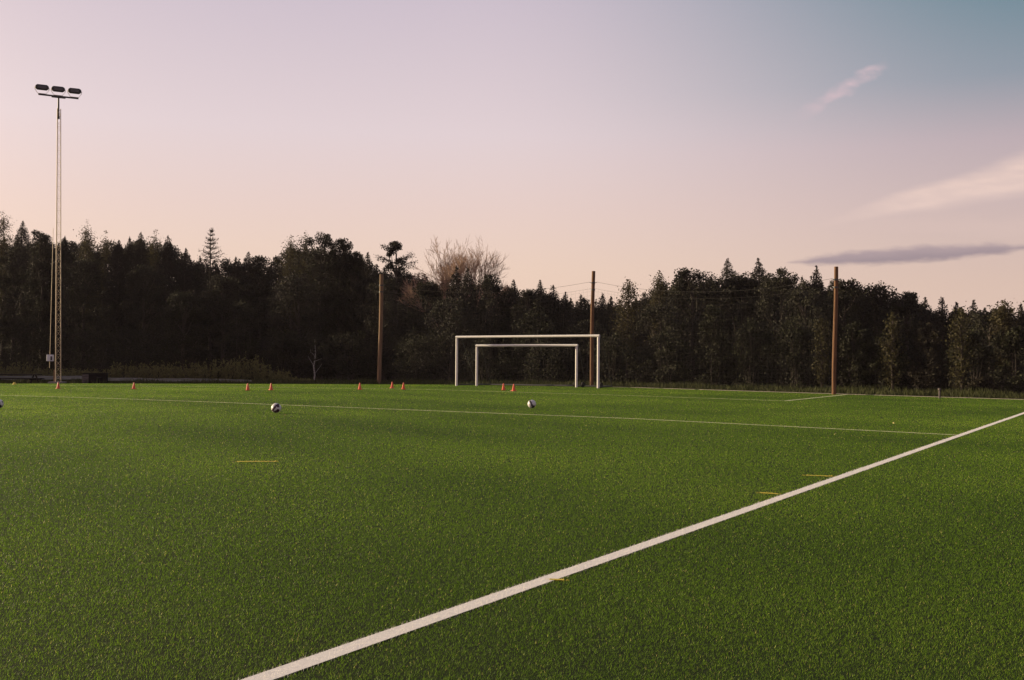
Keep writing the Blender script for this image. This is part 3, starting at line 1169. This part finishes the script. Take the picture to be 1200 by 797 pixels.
b = MB()
n = 42000
X = rng.uniform(-46, 30, n)
d = rng.random(n) ** 1.1
fy = np.interp(X, [at_depth(p, 450, front_y(p)).x for p in (-60, 0, 300, 600, 800, 1000, 1200, 1300)], [front_y(p) for p in (-60, 0, 300, 600, 800, 1000, 1200, 1300)])
Y = edge_y(X) + .16 + d * np.maximum(1.0, fy - edge_y(X) + 1)
gi, go_ = np.array([p[:] for p in vs_track[0::2]]), np.array([p[:] for p in vs_track[1::2]])
on_track = (X < gi[-1, 0]) & (Y > np.interp(X, gi[:, 0], gi[:, 1])) & (Y < np.interp(X, go_[:, 0], go_[:, 1])) & (rng.random(n) < .9)
X, Y = X[~on_track], Y[~on_track]
n = len(X)
h = rng.uniform(.10, .32, n) * (1 + .5 * np.sin(X * 1.3) * np.sin(X * .37 + Y))
th = rng.uniform(0, 6.283, n)
w = .035
la = rng.uniform(0, 6.283, n)
z = gz(X, Y) - .075
v = np.empty((n, 3, 3))
v[:, 0] = np.stack([X - np.cos(th) * w, Y - np.sin(th) * w, z], 1)
v[:, 1] = np.stack([X + np.cos(th) * w, Y + np.sin(th) * w, z], 1)
v[:, 2] = np.stack([X + np.cos(la) * h * .45, Y + np.sin(la) * h * .45, z + h], 1)
b.add(v.reshape(-1, 3), np.arange(3 * n).reshape(n, 3), 0, False, np.repeat(np.clip(rng.normal(.45, .2, n), 0, 1), 3))
tag(b.build('verge_grass', M['verge']), 'rough long grass on the verge between pitch and wood', 'grass', kind='stuff')

# ------------------------------------------------------------------ added haze volume that lifts the dark tones of the wood
b = MB()
b.box((0, 0, 9.0), (1812, 1812, 24.0))
hm = bpy.data.materials.new('tone_lift_haze')
hm.use_nodes = True
hn = hm.node_tree
hn.nodes.remove(hn.nodes['Principled BSDF'])
pv = hn.nodes.new('ShaderNodeVolumePrincipled')
pv.inputs['Color'].default_value = (.95, .84, .88, 1)
pv.inputs['Density'].default_value = .00012
hn.links.new(pv.outputs[0], hn.nodes['Material Output'].inputs['Volume'])
tag(b.build('hazefill', hm), 'faint rosy added haze over the pitch and the wood', 'hazefill', kind='stuff')

# ------------------------------------------------------------------ goals
def goal(pl, pr, hgt, label, depth, wheels):
    A, B = ground(*pl), ground(*pr)
    root = empty('football_goal', (A + B) / 2, math.atan2(B.y - A.y, B.x - A.x))
    wd = (B.xy - A.xy).length
    za, zb = A.z - (A.z + B.z) / 2, B.z - (A.z + B.z) / 2
    r = .06
    for s, z_ in ((-1, za), (1, zb)):
        m = MB()
        m.tube([(s * wd / 2, 0, z_ - .02), (s * wd / 2, 0, hgt - r * 2 - .002)], r, 16)
        m.build('post', M['white'], root)
    m = MB()
    m.tube([(-wd / 2 - r, 0, hgt - r), (wd / 2 + r, 0, hgt - r)], r, 16)
    m.build('crossbar', M['white'], root)
    for s, z_ in ((-1, za), (1, zb)):
        m = MB()
        m.tube([(s * wd / 2, r + .002, hgt - .12), (s * wd / 2 - s * .05, .35, hgt - .16), (s * (wd / 2 - .12), depth, z_ + .05)], .016, 8)
        m.build('back_stay', M['grey'], root)
        m = MB()
        m.tube([(s * wd / 2, r + .002, z_ + .06), (s * (wd / 2 - .12), depth, z_ + .06)], .03, 8)
        m.build('ground_bar', M['grey'], root)
    m = MB()
    m.tube([(-(wd / 2 - .12), depth + .045, za + .06), (wd / 2 - .12, depth + .045, zb + .06)], .03, 8)
    m.build('rear_bar', M['grey'], root)
    for (sx, sy, rad) in wheels:
        m = MB()
        z_ = za if sx < 0 else zb
        cx = sx * wd / 2
        m.tube([(cx - .04, sy, z_ + rad), (cx + .04, sy, z_ + rad)], rad, 18)
        wv = m.build('wheel', M['rubber'], root)
        m = MB()
        m.tube([(cx - .055, sy, z_ + rad), (cx + .055, sy, z_ + rad)], rad * .35, 10)
        m.build('hub', M['grey'], wv)
    tag(root, label, 'goal', 'goals at the far end of the pitch')
    return root


G1 = goal((535, 452.3), (701, 455.0), 2.50, 'large white football goal frame standing outside the smaller one', 1.5, [(.965, .5, .13)])
G2 = goal((558.6, 452.3), (675.5, 454.0), 2.07, 'smaller white football goal frame inside the large one', 1.1, [(1.05, .35, .13), (.86, .55, .12)])

# ------------------------------------------------------------------ wooden poles, cables and catch net
POLES = []
for (bx_, by_, tx, ty, wpx, lab) in ((444.6, 446.3, 447.2, 321.5, 5.0, 'leftmost tall wooden pole, slightly leaning, with a dark band near its top'),
                                     (693.0, 452.2, 695.4, 317.8, 4.6, 'middle tall wooden pole rising behind the right goal posts'),
                                     (977.6, 459.0, 979.6, 312.6, 5.2, 'rightmost tall wooden pole, reddest of the three')):
    base = ground(bx_, by_)
    # stands just behind the kerb
    y0 = float(edge_y(base.x)) + .55
    base = at_depth(bx_, by_, y0)
    base.z = float(gz(base.x, y0)) - .07
    top = at_depth(tx, ty, y0 + .05)
    root = empty('wooden_pole', base)
    v = top - base
    rad = wpx / 2 / F0 * y0
    m = MB()
    ks = np.linspace(0, 1, 14)
    m.tube([Vector((0, 0, -.2))] + [v * float(k) + Vector((math.sin(k * 5 + bx_) * .018, 0, 0)) for k in ks], [rad * 1.02] + [rad * (1.0 - .10 * k) for k in ks], 16)
    m.build('shaft', M['tanwood' if bx_ < 500 else 'wood'], root)
    for k in (.84, .90):
        m = MB()
        p = v * k
        m.tube([p - v.normalized() * .035, p + v.normalized() * .035], rad * 1.06, 16, False)
        m.build('steel_band', M['grey'], root)
    p = v * .90
    for sg in (-1, 1):
        m = MB()
        m.tube([p + Vector((sg * rad, -.02, 0)), p + Vector((sg * (rad + .10), -.05, .03))], .012, 6)
        m.build('hook', M['grey'], root)
    tag(root, lab, 'pole', 'wooden poles behind the goal')
    POLES.append((base, v, rad))


def sagging(p, q, sag, n=24):
    return [p.lerp(q, k / n) - Vector((0, 0, sag * 4 * (k / n) * (1 - k / n))) for k in range(n + 1)]


for k in (0, 1):
    (b0, v0, r0), (b1, v1, r1) = POLES[k], POLES[k + 1]
    side = ('between the leftmost and middle wooden poles', 'between the middle and rightmost wooden poles')[k]
    p, q = b0 + v0 * .9 + Vector((r0 + .10, -.05, .03)), b1 + v1 * .9 + Vector((-r1 - .10, -.05, .03))
    root = empty('catch_net', b0.lerp(b1, .5))
    m = MB()
    cab = sagging(p, q, .5)
    m.tube([c - root.location for c in cab], .006, 6)
    m.build('upper_cable', M['cable'], root)
    m = MB()
    p2, q2 = b0 + v0 * .85 + Vector((r0, -.05, 0)), b1 + v1 * .85 + Vector((-r1, -.05, 0))
    m.tube([c - root.location for c in sagging(p2, q2, .5)], .004, 6)
    m.build('lower_cable', M['cable'], root)
    m = MB()
    nv = 60
    cols_ = sagging(p2, q2, .5, nv)
    gnd = [b0.lerp(b1, i / nv) + Vector((0, -.05, .12)) for i in range(nv + 1)]
    for i in range(nv + 1):
        m.tube([cols_[i] - root.location, gnd[i] - root.location], .002, 3, False)
    for s in np.linspace(.02, .97, 24):
        m.tube([gnd[i].lerp(cols_[i], float(s)) - root.location for i in range(0, nv + 1, 4)], .002, 3, False)
    m.build('netting', M['rope'], root)
    tag(root, 'thin dark catch net hanging from a sagging cable ' + side, 'net', 'catch nets behind the goal')

# ------------------------------------------------------------------ floodlight mast
mb_ = ground(67.5, 449.3)
y0 = float(edge_y(mb_.x)) + .9
base = at_depth(67.2, 449, y0)
base.z = float(gz(base.x, y0)) - .07
topc = at_depth(68.6, 113.0, y0)
root = empty('floodlight_mast', base)
v = topc - base
Ht = v.z
sl = v.x / v.z
px_m = F0 / y0
LT = Ht - 14 / px_m * 1.05           # lattice ends, neck goes on
w0, w1 = 7.0 / px_m / 2, 4.4 / px_m / 2


def leg(k, z):
    a = R(20) + 2 * math.pi * k / 3
    rr = (w0 + (w1 - w0) * z / LT) * 1.1
    return Vector((sl * z + math.cos(a) * rr, math.sin(a) * rr, z))


m = MB()
for k in range(3):
    m.tube([leg(k, -.1 if z == 0 else z) for z in np.linspace(0, LT, 8)], .023, 6)
m.build('lattice_leg', M['galv'], root)
m = MB()
nz_ = 46
for i in range(nz_):
    za, zb = LT * i / nz_, LT * (i + 1) / nz_
    for k in range(3):
        k2 = (k + 1) % 3
        m.tube([leg(k if i % 2 else k2, za), leg(k2 if i % 2 else k, zb)], .009, 4, False)
        if i % 2: m.tube([leg(k, za), leg(k2, za)], .009, 4, False)
m.build('lattice_bracing', M['galv'], root)
m = MB()
m.tube([Vector((sl * z, 0, z)) for z in (LT - .55, LT, Ht)], [.06, .055, .05], 10)
m.tube([Vector((sl * LT, 0, LT - .62)), Vector((sl * LT, 0, LT - .45))], .085, 10)
m.build('neck', M['grey'], root)
yaw = R(27)
ux = Vector((math.cos(yaw), math.sin(yaw), 0))
uy = Vector((-math.sin(yaw), math.cos(yaw), 0))
hl = 23.5 / px_m / math.cos(yaw) * .83
tc_ = Vector((sl * Ht, 0, Ht))
m = MB()
m.box(tc_, (hl * 2, .09, .09), yaw, .01)
m.box(tc_ + Vector((0, 0, -.07)), (.8, .14, .05), yaw, .01)
m.build('crossbeam', M['grey'], root)
for i, s in enumerate((-.82, -.02, .80)):
    c = tc_ + ux * (s * hl) + Vector((0, 0, 8.6 / px_m))
    lh = bpy.data.objects.new('floodlight', None)
    m = MB()
    Lh, Hh, Dh = 8.1 / px_m / math.cos(yaw) * .80, 3.3 / px_m, .17
    prof = [(-Lh, .30), (-Lh * .93, .62), (-Lh * .68, 1.0), (Lh * .68, 1.0), (Lh * .93, .62), (Lh, .30)]
    vs = []
    for xx, sc in prof:
        for (yy, zz) in ((-Dh, -.75), (-Dh * .55, -1), (Dh * .7, -.9), (Dh, -.3), (Dh, .5), (Dh * .6, 1), (-Dh * .6, .85), (-Dh, .4)):
            vs.append(c + ux * xx + uy * (yy * (.5 + .5 * sc)) + Vector((0, 0, zz * Hh * sc)))
    fs = [(p_ * 8 + q_, p_ * 8 + (q_ + 1) % 8, p_ * 8 + 8 + (q_ + 1) % 8, p_ * 8 + 8 + q_) for p_ in range(5) for q_ in range(8)]
    m.add(vs, fs, smooth=False)
    for o_ in (0, 40):
        m.add(vs[o_:o_ + 8], [tuple(range(8))], smooth=False)
    head = m.build('floodlight', M['black'], root)
    bpy.data.objects.remove(lh)
    m = MB()
    gv = [c + ux * sx_ * Lh * .62 - uy * (Dh + .004) + Vector((0, 0, sz_ * Hh)) for sx_, sz_ in ((-1, -.68), (1, -.68), (1, .33), (-1, .33))]
    m.add(gv, [(0, 1, 2, 3)], smooth=False)
    m.build('lamp_glass', M['glass'], head)
    m = MB()
    e0_, e1_ = c - ux * (Lh + .02), c + ux * (Lh + .02)
    dn, lo = Vector((0, 0, Hh * .8)), Vector((0, 0, 8.6 / px_m - .065))
    m.tube([e0_, e0_ - dn, c - ux * Lh * .62 - lo, c + ux * Lh * .62 - lo, e1_ - dn, e1_], .016, 6)
    m.build('yoke', M['galv'], head)
# cable conduit with the white switch box
m = MB()
zt = at_depth(64.2, 268, y0).z - base.z
xb = at_depth(60.2, 428, y0).x - base.x
xt = at_depth(64.4, 268, y0).x - base.x
m.tube([(xb, -.25, 1.0), (xb + (xt - xb) * .3, -.25, zt * .35), (xt, -.25, zt)], .014, 6)
m.build('conduit', M['galv'], root)
sb0 = at_depth(61.5, 419.5, y0) - base
m = MB()
m.box((sb0.x, -.32, sb0.z), (.40, .14, .40), R(8), .015)
sbx = m.build('switch_box', M['whitebox'], root)
m = MB()
m.box((sb0.x + .10, -.40, sb0.z - .02), (.10, .02, .24), R(8), .004)
m.build('cover_plate', M['grey'], sbx)
m = MB()
m.box((-.13, -.14, .42), (.10, .05, .95), 0, .006)
m.build('timber_guard', M['wood'], root)
m = MB()
m.box((0, 0, .06), (.9, .7, .22), 0, .03)
m.build('foundation', M['kerb'], root)
tag(root, 'slim steel lattice floodlight mast with three black lamps at the left', 'floodlight mast')

# ------------------------------------------------------------------ cones
def make_cone(i):
    root = empty('traffic_cone', (0, 0, 0))
    m = MB()
    m.lathe([(.0, .33), (.022, .33), (.026, .322), (.082, .034), (.088, .03), (.088, .026)], 20)
    m.build('body', M['orange'], root)
    m = MB()
    m.box((0, 0, .013), (.22, .22, .026), .3, .008)
    m.build('base', M['orange2'], root)
    return root


cone0 = make_cone(0)
CONES = [(68.3, 455.4, 'orange cone in front of the floodlight mast'), (156.8, 456.0, 'orange cone right of the dark storage box, alone on the pitch edge'),
         (290.3, 457.5, 'left one of two orange cones left of the maroon patterned ball'), (317.8, 457.1, 'orange cone straight above the maroon patterned ball'),
         (421.7, 456.8, 'orange cone just left of the leftmost wooden pole'), (459.5, 455.0, 'farther orange cone of the pair right of the leftmost wooden pole'),
         (472.7, 456.4, 'nearer orange cone of the pair right of the leftmost wooden pole'), (590.1, 457.4, 'darker left one of two orange cones in the goal opening'),
         (602.0, 458.3, 'brighter right one of two orange cones in the goal opening')]
for k, (x, y, lab) in enumerate(CONES):
    o = cone0 if k == 0 else copy_tree(cone0)
    o.scale = (.88, .88, .88)
    o.location = ground(x, y, .012)
    o.rotation_euler = (rng.normal(0, .02), rng.normal(0, .02), rng.uniform(0, 6.28))
    tag(o, lab, 'cone', 'orange cones along the far edge of the pitch')

# small yellow marker by the bench
m = MB()
m.lathe([(.02, .13), (.045, .13), (.10, .02), (.12, .012), (.12, .0)], 18)
o = m.build('marker_cone', M['yellow'])
o.location = ground(17, 450.6, .012)
tag(o, 'small yellow marker cone in front of the picnic bench', 'cone')

# ------------------------------------------------------------------ balls
def football(x, base_y, dia, mats, rot, pattern, label):
    root_r = dia / 2
    P = ground(x, base_y)
    me = MB()
    seg, rin = 32, 20
    vs, fs, mi = [], [], []
    for i in range(rin + 1):
        ph = math.pi * i / rin
        for s in range(seg):
            t_ = 2 * math.pi * s / seg
            vs.append((math.sin(ph) * math.cos(t_), math.sin(ph) * math.sin(t_), math.cos(ph)))
    vs = np.array(vs)
    for i in range(rin):
        for s in range(seg):
            fs.append((i * seg + s, i * seg + (s + 1) % seg, (i + 1) * seg + (s + 1) % seg, (i + 1) * seg + s))
    fs = np.array(fs)
    ctr = vs[fs].mean(1)
    ctr /= np.linalg.norm(ctr, axis=1)[:, None]
    dark = pattern(ctr)
    for k in (0, 1):
        if (dark == k).any():
            me.add(vs * root_r, fs[dark == k], k)
    o = me.build('football', mats)
    o.location = P + Vector((0, 0, root_r + .012))
    tag(o, label, 'ball', 'footballs on the pitch')
    return o


def cap_(c, d, a):
    d = np.array(d, float)
    d /= np.linalg.norm(d)
    return (c @ d) > math.cos(R(a))


def arcband(c, n, half, lo=None):
    n = np.array(n, float)
    n /= np.linalg.norm(n)
    r_ = np.abs(c @ n) < math.sin(R(half))
    return r_ if lo is None else r_ & lo


football(323.6, 484.6, .222, [M['ball'], M['balld']], 0,
         lambda c: (arcband(c, (.75, -.2, -.65), 13, (c[:, 1] < -.1) & (c[:, 2] > -.6)) | cap_(c, (.55, -.75, .45), 20) | cap_(c, (.45, -.7, -.55), 24) | cap_(c, (-.2, -.6, -.8), 20) | cap_(c, (-.3, .8, .4), 26)).astype(int),
         'white football with maroon patches lying left on the pitch')
football(623.2, 479.0, .218, [M['ball'], M['ballk']], 0,
         lambda c: (arcband(c, (.85, -.1, .42), 11, (c[:, 1] < .3)) | cap_(c, (.35, -.6, -.75), 26) | cap_(c, (-.2, .9, .3), 25)).astype(int),
         'white football with one dark slanting stripe in front of the goals')
football(-1.8, 479.4, .225, [M['ball'], M['ballk']], 0,
         lambda c: (cap_(c, (.45, -.85, .15), 18) | cap_(c, (.5, -.6, -.65), 30) | cap_(c, (.9, -.1, .4), 14) | cap_(c, (-.5, -.8, .1), 22)).astype(int),
         'black and white football cut off by the left edge of the photo')

# ------------------------------------------------------------------ bench, storage box, stake, leaves
y0 = float(edge_y(ground(20, 449.4).x)) + .45
pl, pr = at_depth(-14, 448.6, y0), at_depth(46.5, 448.6, y0)
cx = (pl.x + pr.x) / 2
g = float(gz(cx, y0)) - .07
root = empty('picnic_bench', (cx, y0, g), R(-3))
wd = pr.x - pl.x
zt = at_depth(20, 438.4, y0).z - g
m = MB()
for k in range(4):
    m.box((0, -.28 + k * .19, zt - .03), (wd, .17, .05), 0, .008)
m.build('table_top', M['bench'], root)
for s in (-1, 1):
    m = MB()
    m.box((0, s * .62, zt * .58), (wd * .98, .24, .05), 0, .008)
    m.build('seat', M['bench'], root)
for sx_ in (-1, 1):
    m = MB()
    X_ = sx_ * (wd / 2 - .28)
    for sy_ in (-1, 1):
        m.tube([(X_, sy_ * .12, zt - .055), (X_, sy_ * .58, 0)], .055, 4, True, 0, False)
    m.box((X_ + .06, 0, zt * .52), (.05, 1.46, .09), 0, .006)
    m.build('leg_frame', M['bench'], root)
tag(root, 'low dark wooden picnic bench at the left end of the pitch edge', 'bench')

y0 = float(edge_y(ground(110, 449.4).x)) + .75
pl, pr = at_depth(96.3, 449, y0), at_depth(125.3, 449, y0)
cx = (pl.x + pr.x) / 2
g = float(gz(cx, y0)) - .07
zt = at_depth(110, 437.2, y0).z - g
wd = pr.x - pl.x
root = empty('storage_box', (cx, y0, g), R(14))
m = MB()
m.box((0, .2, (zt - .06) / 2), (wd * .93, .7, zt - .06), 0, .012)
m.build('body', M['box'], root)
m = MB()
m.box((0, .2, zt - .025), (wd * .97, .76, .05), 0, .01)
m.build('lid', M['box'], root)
m = MB()
m.box((-wd * .335, -.163, (zt - .06) / 2), (wd * .24, .022, zt - .1), 0, .004)
m.build('end_board', M['boxl'], root)['label'] = 'lighter bare grey board'
m = MB()
m.tube([(wd * .1, -.172, zt * .62), (wd * .1, -.2, zt * .62), (wd * .25, -.2, zt * .62), (wd * .25, -.172, zt * .62)], .012, 6)
m.build('handle', M['grey'], root)
tag(root, 'dark wooden storage box with a lighter board at its left end', 'box')

p = ground(1101, 461.6)
y0 = float(edge_y(p.x)) + .5
p = at_depth(1101, 461, y0)
g = float(gz(p.x, y0)) - .07
m = MB()
m.box((0, 0, .17), (.05, .05, .42), .3, .004)
m.box((0, 0, .40), (.085, .085, .06), .3, .006)
o = m.build('stake', M['boxl'])
o.location = (p.x, y0, g)
tag(o, 'short grey stake in the verge at the right', 'stake')

# pale stone beside the large goal
m = MB()
s = rng.normal(size=(60, 3))
m.lathe([(.0, .07), (.16, .065), (.26, .04), (.30, .0), (.28, -.02)], 14)
o = m.build('flat_stone', M['kerb'])
o.location = at_depth(708, 454.2, float(edge_y(at_depth(708, 454, 50).x)) + .35)
o.location.z = float(gz(o.location.x, o.location.y)) - .02
o.scale = (1.3, .7, 1)
tag(o, 'flat pale stone beside the right post of the large goal', 'stone')

for k, (x, y, lab) in enumerate(((334, 486.6, 'pale fallen leaf beside the maroon patterned ball'), (1047, 496.2, 'pale fallen leaf near the right end of the halfway line'),
                                 (979, 508.8, 'yellowish fallen leaf in front of the halfway line'), (901, 479.8, 'tiny yellow fallen leaf in front of the penalty area corner'))):
    m = MB()
    w = .036
    m.add([(-w, 0, .0), (-w * .3, -w * .5, .012), (w * .5, -w * .38, .008), (w, 0, .0), (w * .5, w * .38, .014), (-w * .3, w * .5, .016), (0, 0, .002)],
          [(0, 1, 6), (1, 2, 6), (2, 3, 6), (3, 4, 6), (4, 5, 6), (5, 0, 6)], smooth=False)
    o = m.build('fallen_leaf', M['leaf'])
    o.location = ground(x, y, .04)
    o.rotation_euler = (.5, .2, rng.uniform(0, 6.28))
    tag(o, lab, 'leaf', 'fallen leaves on the turf')
print('blades', NB, 'trees', len(TREES))
